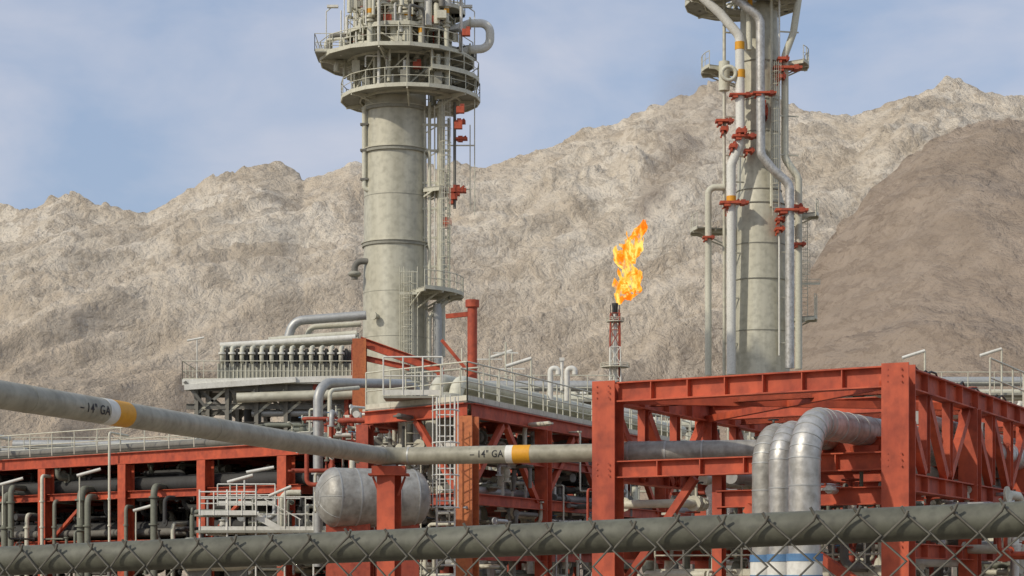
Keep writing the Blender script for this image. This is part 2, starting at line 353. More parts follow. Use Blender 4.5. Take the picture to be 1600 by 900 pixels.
for (u,v,dx) in ((512,95,10),(742,95,-12),(540,60,-18)):
    b.pipe([c1(u,v,-1),c1(u,v-70,-1),c1(u+dx,v-78,-1)],.04,'white',seg=6); b.abox(c1(u+dx,v-78,-1),(.7,.3,.15),'white')
for (u,v) in ((668,14),(690,10),(716,12),(721,188),(718,212),(610,48),(655,120),(684,50),(730,70)): b.abox(c1(u,v,-2.9),(.5,.4,.4),'red'); b.abox(c1(u+3,v-5,-2.9),(.25,.3,.3),'redd')
for (u,v0,v1,r,mt) in ((672,165,470,.11,'cream'),(690,165,560,.27,'shell'),(702,190,470,.08,'green'),(664,170,600,.06,'cream'),(742,130,340,.035,'cream'),(735,200,330,.035,'cream'),(711,165,330,.1,'grey'),(680,170,460,.05,'white'),(656,180,520,.04,'white')):
    b.tube([c1(u,v0,-.9),c1(u,v1,-.9)],r,mt,10)
for v in (200,240,290,330,375,420): 
    b.bar(c1(660,v,-.9),c1(705,v,-.9),.1,.14,'cream'); b.bar(c1(664,v+14,-.9),c1(690,v-2,-.9),.05,.07,'cream')
b.bar(c1(700,232,-.9),c1(742,232,-.9),.06,.08,'cream'); b.bar(c1(700,300,-.9),c1(738,300,-.9),.06,.08,'cream')
for (u,v,w,h) in ((716,302,26,16),(720,196,16,10),(722,222,18,8),(708,312,14,22),(700,352,12,16)):
    b.abox(c1(u,v,-.9),(w*k,.6,h*k*.4),'red'); b.abox(c1(u-2,v,-.9),(w*k*.4,.5,h*k),'red'); b.bar(c1(u-w*.4,v+h*.5,-1.1),c1(u+w*.4,v-h*.4,-1.1),.1,.12,'redd')
b.ladder(c1(697,465,-1.9),zs(170)-zs(465),(0,-1,0),w=.5,r=.03)
b.ringdeck(C+V((0,0,zs(462))),2.1,4.3,R2(-62),R2(12),seg=8,skip=2)
b.ringdeck(C+V((0,0,zs(300))),2.1,3.3,R2(-30),R2(10),seg=4,skip=2)
b.pipe([c1(685,480,-1.5),c1(685,600,-1.5)],.28,'galv'); b.pipe([c1(700,475,-1.5),c1(672,500,-1.5),c1(672,600,-1.5)],.15,'shell')
b.ladder(V((c1(640,600).x,D-2.35,zs(640))),zs(432)-zs(640),(0,-1,0),w=.5,r=.03)
b.rail([V((c1(628,430).x,D-2.9,zs(470))),V((c1(655,430).x,D-2.9,zs(470)))],h=1.4)
for x in (628,634,655): b.tube([V((c1(x,0).x,D-2.3,zs(600))),V((c1(x,0).x,D-2.3,zs(425)))],.03,'cream',5)
b.pipe([c1(600,168,-1.2),c1(571,172,-1),c1(571,300,-1),c1(590,305,-1)],.15,'cream',R=.3)
for v in (200,240,285): b.abox(c1(571,v,-1),(.5,.4,.12),'grey')
b.pipe([c1(580,412,-1),c1(556,412,-1),c1(556,440,-1)],.2,'grey'); b.dome(c1(556,432,-1),.42,-Z,'grate'); b.dome(c1(556,432,-1),.42,Z,'grate')
for i,(a,z0) in enumerate(((-110,150),(-75,215),(-60,330),(-120,500),(-95,560))):
    p=C+V((math.cos(R2(a))*1.9,math.sin(R2(a))*1.9,zs(z0))); d=V((math.cos(R2(a)),math.sin(R2(a)),0))
    if i in (0,3): b.tube([p,p+d*.6],.16,'shell',14); b.flange(p+d*.62,d,.26,'shell',.12)
b.make(loc=C)

# ------------------------------------------------------------ column 2
D=150; k=D/3200
def c2(u,v,dy=0): return V(((u-800)*.046875,150+dy,EYE+(900-v)*.046875))
b=B('distillation_column',['shell']); C=V((c2(1186,0).x,D,0))
b.tube([C,C+Z*zs(590),C+Z*zs(370),C+Z*zs(325),C+Z*zs(300),C+Z*zs(20)],2,'shell',48,radii=[2.5,2.25,1.95,1.92,1.6,1.35])
b.dome(C+Z*zs(20),1.35,Z,'shell',.7)
for v,r in ((322,2.0),(300,1.68),(100,1.5),(440,2.12),(520,2.2),(385,2.02),(210,1.57),(160,1.52)):
    b.tube([C+Z*(zs(v)-.03),C+Z*(zs(v)+.03)],r,'grate',48)
def run(pts,r,mt,R=None,dy=-2.4): 
    b.pipe([c2(u,v,dy) for u,v in pts],r,mt,R=R or r*3,seg=14)
run([(1060,-40),(1082,0),(1120,35),(1150,70),(1151,235),(1137,268),(1137,590)],.33,'white',1.0)
run([(1135,-40),(1135,10),(1180,45),(1181,255),(1200,278),(1225,300),(1225,582)],.32,'alu',1.0,dy=-3.0)
run([(1245,-40),(1244,0),(1235,60),(1222,95),(1222,255),(1243,285),(1243,580)],.26,'cream',.9,dy=-1.6)
run([(1128,-40),(1128,60),(1128,300),(1128,600)],.12,'shell',dy=-1.6)
run([(1128,300),(1103,300),(1103,590)],.24,'cream',.5,dy=-1.8)
run([(1200,-40),(1200,330)],.1,'cream',dy=-1.9)
run([(1212,-40),(1212,560)],.07,'white',dy=-2.0)
run([(1165,-40),(1165,90)],.22,'cream',dy=-2.2)
run([(1128,105),(1128,150)],.4,'cream',dy=-1.6)
b.ring(c2(1133,128,-2.6),.5,.16,'cream',V((0,1,0)))
for (u,v,r,dy) in ((1151,128,.35,-2.4),(1137,322,.35,-2.4),(1150,85,.35,-2.4),(1165,20,.24,-2.2)):
    b.tube([c2(u,v+6,dy),c2(u,v-6,dy)],r,'band',14)
for (u,v,w,h,dy) in ((1151,161,34,6,-2.5),(1186,161,36,6,-3),(1128,198,28,8,-1.8),(1157,225,38,8,-2.6),(1140,240,12,12,-2.4),(1225,116,44,8,-1.8),(1215,130,14,12,-1.8),(1141,327,44,8,-2.6),(1134,335,10,10,-2.2),(1228,340,50,8,-3),(1213,352,16,8,-2.4),(1243,388,20,7,-1.8),(1103,378,18,6,-1.9),(1190,185,8,26,-1.9),(1165,245,16,9,-2),(1212,366,14,9,-2.2),(1240,330,16,9,-1.8),(1152,218,16,14,-2.7),(1218,103,18,9,-1.9),(1128,210,12,12,-1.7)):
    b.abox(c2(u,v,dy),(w*k,.9,h*k*.45),'red'); b.abox(c2(u-w*.25,v+2,dy),(w*k*.22,.8,h*k),'red'); b.abox(c2(u+w*.3,v,dy),(w*k*.16,.95,h*k*.9),'redd')
    b.bar(c2(u-w*.4,v+h,dy+.3),c2(u+w*.2,v-h*.8,dy+.3),.1,.12,'red')
b.ringdeck(C+V((-1.2,0,zs(8))),1.4,4.2,0,2*math.pi,seg=16,bd=.3)
b.ringdeck(C+V((.3,0,zs(-30))),1.4,3.6,0,2*math.pi,seg=14,bd=.3)
b.ringdeck(C+V((0,0,zs(112))),1.5,4.2,R2(165),R2(205),seg=4,skip=2)
b.ringdeck(C+V((0,0,zs(105))),1.5,3.6,R2(-35),R2(15),seg=5,skip=2)
b.ringdeck(C+V((0,0,zs(340))),2.0,4.3,R2(-25),R2(5),seg=3,skip=2)
b.ringdeck(C+V((0,0,zs(362))),2.0,5.0,R2(170),R2(200),seg=3,skip=2)
b.ringdeck(C+V((0,0,zs(500))),2.2,4.2,R2(-25),R2(5),seg=3,h=1.7,skip=2)
b.rail([c2(1250,448,-1),c2(1278,448,-1)],h=.4)
b.ladder(c2(1206,345,-2.1),zs(110)-zs(345),(0,-1,0),w=.45)
b.ladder(c2(1254,500,-1),zs(345)-zs(500),(0,-1,0),w=.45)
rnd=random.Random(9)
for i in range(40):
    a=rnd.uniform(0,2*math.pi); r0=rnd.uniform(1.5,3.8); p=C+V((-1+math.cos(a)*r0,math.sin(a)*r0,zs(8))); h=rnd.uniform(.6,1.8)
    q=p+V((math.cos(a+1)*1.2,math.sin(a+1)*1.2,0)); b.pipe([p,p+Z*h,q+Z*h,q],rnd.choice([.06,.08,.12,.18]),rnd.choice(['cream','white','shell','grey']),seg=8,steps=4)
    if i%2: b.valve(p+Z*h*.5,Z,.14,'cream','redd')
for v in (60,190,250,290,400,470,540): b.bar(c2(1128,v,-1.7),c2(1160,v,-1.2),.08,.1,'shell'); b.bar(c2(1212,v,-1.9),c2(1243,v,-1.6),.08,.1,'shell')
b.make(loc=C)

# ------------------------------------------------------------ flare stack, flame, smoke
D=600; k=D/3200
def fl(u,v,dy=0): return V(((u-800)*.1875,600+dy,EYE+(900-v)*.1875))
b=B('flare_stack',['redd']); C=V((fl(961,0).x,D,0)); zt=EYE+(900-490)*k; 
levels=[0]+[zt*i/16 for i in range(1,17)]
def leg(i,z):
    w=3.4-1.5*z/zt; a=math.radians(45+90*i); return C+V((math.cos(a)*w,math.sin(a)*w,z))
for j in range(16):
    z0,z1=levels[j],levels[j+1]; mt='redd' if j in (14,15) or j in (8,9,4,5) else 'white'
    for i in range(4):
        b.tube([leg(i,z0),leg(i,z1)],.2,mt,6); b.tube([leg(i,z0),leg((i+1)%4,z1)],.12,mt,5); b.tube([leg((i+1)%4,z0),leg(i,z1)],.12,mt,5); b.tube([leg(i,z1),leg((i+1)%4,z1)],.12,mt,5)
b.tube([C,C+Z*(zt+1)],.55,'white',12); b.tube([C+V((1.2,0,0)),C+V((1.2,0,zt+1.2))],.25,'redd',8); b.tube([C+V((-1.2,0,0)),C+V((-1.2,0,zt))],.25,'white',8)
b.tube([C+Z*zt,C+Z*(zt+3)],.75,'dark',14,radii=[.7,1.0]); 
for i in range(6): a=i*math.pi/3; b.tube([C+V((math.cos(a)*1.4,math.sin(a)*1.4,zt-2)),C+V((math.cos(a)*1.3,math.sin(a)*1.3,zt+2.6))],.12,'dark',5)
for zz,w in ((zt*.80,4.2),(zt*.97,2.6)):
    b.ringdeck(C+Z*zz,.6,w,0,2*math.pi,seg=10,brk=False,railr=.09)
stack=b.make(loc=C)
fm,nt=new_mat('flame'); L=nt.links
tc=N(nt,'ShaderNodeTexCoord'); mp=N(nt,'ShaderNodeMapping'); mp.inputs['Scale'].default_value=(1,1,.5); mp.inputs['Rotation'].default_value=(0,.35,0); L.new(tc.outputs['Object'],mp.inputs[0])
n=N(nt,'ShaderNodeTexNoise'); n.inputs['Scale'].default_value=.4; n.inputs['Detail'].default_value=5; n.inputs['Distortion'].default_value=1.0
L.new(mp.outputs[0],n.inputs['Vector']); rr=ramp(nt,[(.34,(.85,.17,.008)),(.46,(1,.34,.02)),(.60,(1,.72,.16))]); L.new(n.outputs['Fac'],rr.inputs[0])
em=N(nt,'ShaderNodeEmission'); em.inputs['Strength'].default_value=1.3; L.new(rr.outputs[0],em.inputs[0])
tr=N(nt,'ShaderNodeBsdfTransparent'); n2=N(nt,'ShaderNodeTexNoise'); n2.inputs['Scale'].default_value=.7; n2.inputs['Detail'].default_value=5; L.new(mp.outputs[0],n2.inputs['Vector'])
r2_=ramp(nt,[(.40,(.1,.1,.1)),(.52,(1,1,1))]); L.new(n2.outputs['Fac'],r2_.inputs[0])
mx=N(nt,'ShaderNodeMixShader'); L.new(r2_.outputs[0],mx.inputs[0]); L.new(tr.outputs[0],mx.inputs[1]); L.new(em.outputs[0],mx.inputs[2])
o=N(nt,'ShaderNodeOutputMaterial'); L.new(mx.outputs[0],o.inputs[0]); M['flame']=fm
b=B('flame',['flame'])
rf=random.Random(5)
spine=[(965,476,2.),(969,466,6),(974,456,11),(982,446,14),(988,434,12),(982,421,8),(973,410,9),(973,400,10),(982,392,12),(990,380,10),(997,368,7.5),(1001,356,5),(1005,345,1.5)]
def blob(b,pts,rad,mat,seg=22,seed=0.0,amp=.35):
    P=[];Rr=[]
    n=len(pts)
    for i in range(n-1):
        for j in range(6):
            f=j/6; P.append(pts[i].lerp(pts[i+1],f)); Rr.append(rad[i]*(1-f)+rad[i+1]*f)
    P.append(pts[-1]);Rr.append(rad[-1])
    o=len(b.v); b.tube(P,1,mat,seg,radii=Rr,caps=False)
    for q in range(o,len(b.v)):
        idx=(q-o)//seg; p=V(b.v[q]); c=P[idx]; d=p-c
        w=V((p.x,p.y,p.z*.6+p.x*.2))
        nn=1+amp*1.7*noise.fractal(w*.4+V((seed,0,0)),.7,2.1,5)
        p=c+d*max(.1,nn); p+=V((noise.noise(w*.45+V((seed,5,0))),0,1.3*noise.noise(w*.5+V((0,seed,9)))))*.8
        b.v[q]=tuple(p)
blob(b,[fl(u,v) for u,v,r in spine],[r*k for u,v,r in spine],'flame',30,amp=.5)
for (u,v,du,dv,r) in ((963,455,-2,-22,4),(996,440,6,-24,4),(966,412,-5,-20,4),(998,395,8,-26,4),(1001,375,9,-28,3.5),(982,396,-14,-18,3),(975,467,22,-8,3.5),(992,370,14,-24,3.5),(1006,362,3,-20,2.5),(998,452,-14,14,3),(972,440,-8,-22,3),(985,385,-6,-24,3),(962,400,1,-18,2.5)):
    pts=[fl(u,v,rf.uniform(-1,1)),fl(u+du*.4,v+dv*.35),fl(u+du*.8+rf.uniform(-2,2),v+dv*.7),fl(u+du,v+dv)]
    blob(b,pts,[r*.6*k,r*k,r*.5*k,.02],'flame',14,seed=u*.1,amp=.5)
b.make(loc=fl(985,410),parent=stack)
vm,nt=new_mat('smoke'); L=nt.links
P0=fl(988,362); P1=fl(1150,80); ax=(P1-P0); Ln=ax.length
tc=N(nt,'ShaderNodeTexCoord'); sx=N(nt,'ShaderNodeSeparateXYZ'); L.new(tc.outputs['Object'],sx.inputs[0])
def mth(op,a,b_=None,c=None):
    n=N(nt,'ShaderNodeMath',operation=op)
    for i,x in enumerate((a,b_,c)):
        if x is None: continue
        if isinstance(x,(int,float)): n.inputs[i].default_value=x
        else: L.new(x,n.inputs[i])
    return n.outputs[0]
nz=N(nt,'ShaderNodeTexNoise'); nz.inputs['Scale'].default_value=.075; nz.inputs['Detail'].default_value=4; nz.inputs['Roughness'].default_value=.55; L.new(tc.outputs['Object'],nz.inputs['Vector'])
r_=mth('SQRT',mth('ADD',mth('MULTIPLY',sx.outputs[0],sx.outputs[0]),mth('MULTIPLY',sx.outputs[1],sx.outputs[1])))
Rz=mth('MULTIPLY_ADD',sx.outputs[2],.36,4.0)
e=mth('SUBTRACT',1.0,mth('DIVIDE',r_,Rz)); e=mth('MAXIMUM',e,0)
nn=mth('MAXIMUM',mth('MULTIPLY',mth('SUBTRACT',nz.outputs['Fac'],.30),3.0),0)
tz=mth('DIVIDE',sx.outputs[2],Ln)
fade=mth('MULTIPLY',mth('MINIMUM',mth('MULTIPLY',tz,5.0),1.0),mth('POWER',mth('MAXIMUM',mth('SUBTRACT',1.0,tz),0),1.7))
den=mth('MULTIPLY',mth('MULTIPLY',e,nn),mth('MULTIPLY',fade,.20))
pv=N(nt,'ShaderNodeVolumePrincipled'); pv.inputs['Color'].default_value=(.52,.39,.29,1); L.new(den,pv.inputs['Density'])
o=N(nt,'ShaderNodeOutputMaterial'); L.new(pv.outputs[0],o.inputs['Volume']); M['smoke']=vm
b=B('smoke_plume',['smoke']); b.tube([V((0,0,0)),V((0,0,Ln))],1,'smoke',24,radii=[4.0,4.0+.36*Ln]); 
so=b.make(); so.location=P0; so.rotation_euler=ax.to_track_quat('Z','Y').to_euler()

# ------------------------------------------------------------ air cooler
D=115; k=D/3200
def ac(u,v,dy=0): return V(((u-800)*115/3200,115+dy,EYE+(900-v)*115/3200))
b=B('air_cooler',['grate'])
x0,x1=ac(296,0).x,ac(556,0).x
b.abox(V(((x0+x1)/2,D,zs(604))),(x1-x0,5,.16),'grate'); b.bar(V((x0,D-2.5,zs(604))),V((x1,D-2.5,zs(598))),.1,.32,'white')
b.rail([V((x0,D-2.5,zs(602))),V((x1,D-2.5,zs(602)))],sp=1.1); b.rail([V((x0,D+2.5,zs(602))),V((x0,D-2.5,zs(602)))])
xa=ac(345,0).x
b.abox(V(((xa+x1)/2,D+.6,zs(584))),(x1-xa,3.4,.95),'grate')
b.abox(V(((xa+x1)/2,D+.9,zs(560))),(x1-xa,2.8,.8),'grey')
for i in range(36):
    x=xa+(x1-xa)*i/35; b.abox(V((x,D-1.12,zs(584))),(.06,.06,.92),'cream')
for i in range(13):
    x=ac(352+i*15.3,0).x
    b.pipe([V((x,D-.7,zs(574))),V((x,D-1.3,zs(566))),V((x,D-1.3,zs(548))),V((x,D-.2,zs(543)))],.12,'cream',R=.3,seg=8,steps=4)
    b.flange(V((x,D-1.3,zs(556))),Z,.2,'white',.1); b.abox(V((x+.27,D-.9,zs(562))),(.14,.6,1.0),'dark')
b.tube([V((xa,D-.2,zs(541))),V((x1,D-.2,zs(528)))],.18,'white',12); b.tube([V((xa+2.6,D+.8,zs(530))),V((x1,D+.8,zs(519)))],.2,'cream',12)
b.tube([V((xa+1,D+1.8,zs(536))),V((x1,D+1.8,zs(524)))],.3,'shell',12)
b.rail([V((xa+3,D+2.2,zs(535))),V((x1,D+2.2,zs(530)))],h=.6)
for i in range(3):
    c=V((xa+1.6+i*2.6,D+.4,0)); b.tube([c+Z*zs(634),c+Z*zs(622),c+Z*zs(608)],1,'grate',24,radii=[1.05,.95,1.2],caps=False)
    b.ring(c+Z*zs(634),1.05,.07,'cream'); b.tube([c+Z*zs(660),c+Z*zs(630)],.35,'dark',12)
    for q in range(5):
        a=q*2*math.pi/5+i; b.bar(c+Z*zs(628),c+V((math.cos(a)*.9,math.sin(a)*.9,zs(628))),.25,.03,'galv')
for u in (318,365,410,455,500,548):
    for dy in (-2.1,2.1):
        p=ac(u,606,dy); b.hbeam(p,V((p.x,p.y,0)),.28,.28,'grey' if u<500 else 'redd')
        if u<548:
            b.bar(ac(u,612,dy),ac(u+45,650,dy),.12,.14,'grey'); b.bar(ac(u+45,612,dy),ac(u,650,dy),.12,.14,'cream' if dy<0 else 'grey')
for v in (612,640,668): b.hbeam(ac(300,v,-2.1),ac(556,v,-2.1),.2,.3,'grey'); b.hbeam(ac(300,v,2.1),ac(556,v,2.1),.2,.3,'grey')
b.bar(ac(470,600,-2.6),ac(300,612,-2.6),.25,.3,'white'); b.bar(ac(300,603,-2.6),ac(330,640,-2.4),.12,.16,'grey')
b.tube([ac(380,628,-2.6),ac(560,622,-2.6)],.28,'shell',12); b.tube([ac(400,650,-1.8),ac(560,648,-1.8)],.2,'galv',10)
b.pipe([ac(570,489,1),ac(455,498,1),ac(446,530,1)],.26,'galv',R=.9); b.pipe([ac(560,500,1.8),ac(480,505,1.8),ac(470,535,1.8)],.16,'cream',R=.5)
b.tube([ac(303,540,-2.4),ac(329,535,-2.4)],.06,'white',6); b.tube([ac(318,600,-2.4),ac(318,538,-2.4)],.035,'white',6)
b.make(loc=ac(430,900))

# ------------------------------------------------------------ red frame at foot of column 1
b=B('steel_portal_frame',['red'])
def q(u,v,dy=0): return V(((u-800)*.035,112+dy,EYE+(900-v)*.035))
def post(bb,u,v,w,mt,dy=0):
    p=q(u,v,dy); bb.hbeam(V((p.x,p.y,0)),p,w,w,mt,up=V((0,1,0)))
post(b,562,530,.75,'orange'); post(b,549,532,.3,'redd',2); 
b.hbeam(q(562,533),q(688,578),.35,.5,'red'); b.hbeam(q(562,558),q(640,575),.25,.3,'red'); post(b,688,575,.4,'red')
p=V(((738-800)*100/3200,100,EYE+(900-480)*100/3200)); b.tube([V((p.x,p.y,0)),p],.24,'red',16); b.tube([p,p+V((0,0,.35))],.34,'red',16)
b.bar(p+V((-1.3,0,-.45)),p+V((.2,0,-.3)),.2,.22,'red'); b.bar(p+V((0,0,-3.4)),p+V((-1.5,0,-1.6)),.14,.16,'red'); b.tube([p+V((-.5,0,-2)),p+V((-.5,0,-20/3.2))],.06,'cream',6)
b.hbeam(p+V((-1.8,3,-3.3)),p+V((.6,3,-3.6)),.2,.3,'red'); b.tube([p+V((.3,-.5,-3.0)),p+V((-3.2,-.5,-3.3))],.05,'cream',6)
b.make(loc=q(600,900))

# ------------------------------------------------------------ generic process clutter
def clutter(b,o,la,lb,z0,z1,n,seed,mats,rmin=.04,rmax=.14,A=AD,Bv=BD,valv=.35,step=2.5):
    rnd=random.Random(seed); o=V(o)
    for i in range(n):
        p=o+A*rnd.uniform(0,la)+Bv*rnd.uniform(0,lb); p.z=rnd.uniform(z0,z1)
        pts=[p]; r=rnd.uniform(rmin,rmax); mt=rnd.choice(mats); last=None
        for j in range(rnd.randint(2,4)):
            dr=rnd.choice([c for c in (A,-A,Bv,-Bv,Z,-Z,Z,-Z) if last is None or abs(c.dot(last))<.5])
            nx=pts[-1]+dr*rnd.uniform(.5,step); nx.z=min(max(nx.z,z0*.6),z1)
            if (nx-pts[-1]).length<.25: continue
            last=dr; pts.append(nx)
        if len(pts)<2: continue
        b.pipe(pts,r,mt,R=r*2.5,seg=8,steps=4)
        if rnd.random()<valv:
            d=(pts[1]-pts[0]).normalized(); b.valve((pts[0]+pts[1])/2,d,r*1.1,mt,rnd.choice(['redd','dark','blue']))
        for c in pts[::2]: b.flange(c,(pts[1]-pts[0]),r*1.7,mt,.05)

# ------------------------------------------------------------ left pipe rack
b=B('pipe_rack',['red'])
E0=S(-260,728,90); E1=S(470,690,71); LD=(E1-E0); LD.z=0; LL=LD.length; LD.normalize(); LN=V((-LD.y,LD.x,0))
zt=6.35
def lr(u,off=0,z=0):
    bb=(u-800)/3200; t=(bb*E0.y-E0.x)/(LD.x-bb*LD.y); p=V((E0.x,E0.y,0))+LD*t+LN*off; p.z=z; return p
for off in (0,4.5,9):
    for z,h in ((zt-.22,.44),(4.75,.28),(2.9,.3)):
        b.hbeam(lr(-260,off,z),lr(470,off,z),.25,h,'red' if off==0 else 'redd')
for u in (-190,-60,72,197,321,447):
    for off in (0,4.5,9):
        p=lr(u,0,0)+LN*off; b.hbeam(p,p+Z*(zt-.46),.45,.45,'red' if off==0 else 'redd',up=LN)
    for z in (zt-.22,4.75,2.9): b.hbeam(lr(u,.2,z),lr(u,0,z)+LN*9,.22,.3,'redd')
for u in (72,321): b.bar(lr(u,.05,2.9),lr(u+62,.05,4.6),.12,.12,'red')
b.box((lr(-260,4.6,zt+.02)+lr(470,4.6,zt+.02))/2,LD*(LL/2+1.5),LN*4.3,Z*.03,'grate')  # deck put in over the rack to shade its interior
b.rail([lr(-260,.1,zt+.06),lr(300,.1,zt+.06)],h=.9,sp=1.4,toe=False,mat='cream'); b.rail([lr(-260,8.6,zt+.1),lr(460,8.6,zt+.1)],h=1.1,sp=1.4,mat='cream')
rnd=random.Random(11)
for z in (zt+.15,5.2,4.95,3.3,2.1):
    off=.7
    while off<8.6:
        r=rnd.choice([.1,.15,.22,.3,.3]); mt=rnd.choice(['grey','green','dark','dark','grey']) if z<zt else rnd.choice(['pipe','cream','galv','grey'])  # below the deck, darker pipe colours paint in the interior shade
        if z>zt: r*=.6
        b.tube([lr(-260,off,z+r-.1),lr(468,off,z+r-.1)],r,mt,10); off+=r*2+rnd.uniform(.1,.4)
for (u,off,z0,z1,r,mt) in ((24,-.5,0,5.2,.15,'green'),(40,-.7,0,5.5,.12,'green'),(55,-.4,0,4.4,.09,'cream'),(143,-.5,0,5.3,.16,'green'),(160,-.7,0,5.0,.12,'green'),(257,-.5,0,5.3,.13,'green'),(184,-.4,0,7.4,.05,'cream'),(3,-.6,0,7.6,.1,'white'),(82,-.5,0,5.9,.07,'cream'),(95,-.3,0,4.9,.08,'green'),(210,-.4,0,4.6,.07,'green'),(280,-.3,0,3.9,.08,'cream')):
    p=lr(u,off,z0); b.pipe([p,p+Z*(z1-.3),p+Z*(z1-.3)+V((.35,1.8,0))],r,mt,R=r*2.4)
    for zz in (2.2,3.6,4.6):
        if zz<z1-.6: b.flange(p+Z*zz,Z,r*1.5,mt,.06)
for (u,z) in ((30,5.3),(150,5.5),(238,4.1),(385,5.0)):
    p=lr(u,-.9,z); b.tube([p,p+V((.9,0,.25))],.06,'white',8); b.tube([p+V((.1,0,0)),p+V((.1,0,-1.6))],.03,'cream',6)
clutter(b,lr(-60,-.6,0),17,.4,1.7,3.4,26,21,['green','green','cream','grey','dark'],.03,.08,A=LD,Bv=LN,step=1.6)
clutter(b,lr(-100,.5,0),20,7,1.7,5.9,90,22,['grey','green','dark','dark','cream'],.05,.16,A=LD,Bv=LN)
clutter(b,lr(0,7,0),20,3,6.4,7.4,40,24,['cream','white','grey','galv'],.03,.1,A=LD,Bv=LN,step=1.2)
clutter(b,lr(300,6,0),5,8,6.4,8.2,40,26,['cream','white','grey','galv','redd','green'],.03,.12,A=LD,Bv=LN,step=1.5)
b.box((lr(-260,9.6,4)+lr(470,9.6,4))/2,LD*(LL/2+1),LN*.1,Z*1.6,'grey')  # added backing panel, dark-ribbed to keep the shaded bays dark
for i in range(60): b.box(lr(-260,9.48,4)+LD*(i*LL/60),LD*.03,LN*.04,Z*1.6,'dark')
for (u,off,w,h_,z) in ((110,3,1.6,1.1,2.3),(240,3.2,1.3,1.5,2.4),(360,2.6,1.0,1.8,2.5),(20,3.5,1.4,1.2,2.4)):
    p=lr(u,off,z); b.tube([p-LD*w,p+LD*w],.5,'grey',20); b.dome(p-LD*w,.5,-LD,'grey'); b.dome(p+LD*w,.5,LD,'grey'); b.bar(V((p.x,p.y,0)),p,.5,.5,'dark')
b.make(loc=lr(200,0,0))

# storage drum lying on saddles
b=B('horizontal_drum',['oldalu'])
ax=V((.93,.36,0)).normalized(); pc=V((-3.80,56,3.84)); r=.80
b.tube([pc-ax*1.1,pc-ax*.4,pc+ax*.4,pc+ax*1.1],r,'oldalu',40,caps=False); b.dome(pc-ax*1.1,r,-ax,'oldalu',.62,40,10); b.dome(pc+ax*1.1,r,ax,'oldalu',.62,40,10)
for t in (-1.1,-.55,0,.55,1.1): b.tube([pc+ax*(t-.02),pc+ax*(t+.02)],r+.012,'galv',40)
for t in (-.7,.7): b.bar(pc+ax*t-Z*3.8,pc+ax*t-Z*.6,1.2,.3,'redd',up=V((0,1,0)))
b.pipe([pc-ax*.6+Z*.7,pc-ax*.6+Z*1.1,pc-ax*.6+Z*1.1+V((0,2,0))],.07,'cream'); b.pipe([pc+ax*.8+Z*.7,pc+ax*.8+Z*1.0,pc+ax*1.6+Z*1.0],.08,'galv')
sdv=ax.cross(Z)
for a in range(8):
    t=a*math.pi/4; pts=[]
    for j in range(0,7):
        f=math.pi/2*j/7; pts.append(pc-ax*(1.1+math.sin(f)*(r+.004)*.62)+(sdv*math.cos(t)+Z*math.sin(t))*((r+.004)*math.cos(f)))
    b.tube(pts,.01,'galv',5)
b.ring(pc-ax*(1.1+.62*r*.94),.27,.012,'galv',ax,seg=24)
b.make(loc=V((pc.x,pc.y,0)))
b=B('horizontal_drum',['alu']); pc=V((-8.9,62,2.35)); ax=V((.8,.5,0)).normalized()
b.tube([pc-ax,pc+ax],.5,'cream',28,caps=False); b.dome(pc-ax,.5,-ax,'cream'); b.dome(pc+ax,.5,ax,'cream')
for t in (-.6,.6): b.bar(pc+ax*t-Z*2.35,pc+ax*t-Z*.3,.7,.2,'grey',up=V((0,1,0)))
b.make(loc=V((pc.x,pc.y,0)))

# ------------------------------------------------------------ access platform with stairs
b=B('access_platform',['white']); o=S(312,0,66); o.z=0
def ap(u,v,dy=0): return S(u,v,66+dy)
c=(ap(312,832)+ap(560,832,3))/2; b.abox(c,(5.1,3.2,.08),'grate')
b.rail([ap(312,830),ap(560,830)],mat='white',sp=.8,r=.022); b.rail([ap(312,830,3),ap(560,830,3)],mat='white',sp=.9)
b.rail([ap(312,805,-.2),ap(400,805,-.2)],mat='white',sp=.5,h=.75); b.rail([ap(340,790,1),ap(430,790,1)],mat='white',sp=.6,h=.7)
b.abox((ap(312,806)+ap(400,806,1))/2,(2,1.2,.06),'grate')
for u in (312,355,400,445,490,560): b.tube([V((ap(u,0).x,66,0)),ap(u,765 if u<450 else 800)],.035,'white',6)
for kx in (0,.7):
    b.bar(ap(400,806,kx),ap(470,845,kx),.05,.2,'white'); b.tube([ap(400,772,kx),ap(470,812,kx)],.022,'white',6)
for i in range(9): c=ap(400+i*8.7,806+i*4.9,.35); b.abox(c,(.22,.7,.03),'grate')
for u in range(400,471,17): b.tube([ap(u,806+(u-400)*.56,0),ap(u,772+(u-400)*.57,0)],.018,'white',5)
b.tube([ap(385,738),ap(428,730)],.05,'white',8);b.tube([ap(382,750),ap(382,830)],.03,'white',6); b.tube([ap(420,775),ap(455,760)],.05,'white',8)
b.pipe([ap(470,770,1),ap(440,770,1),ap(440,830,1)],.1,'cream'); clutter(b,ap(330,835,1),5.5,2,1.8,4.3,50,31,['cream','white','green','grey','galv','dark'],.03,.09,A=V((1,0,0)),Bv=V((0,1,0)),step=1.2)
b.make(loc=o)

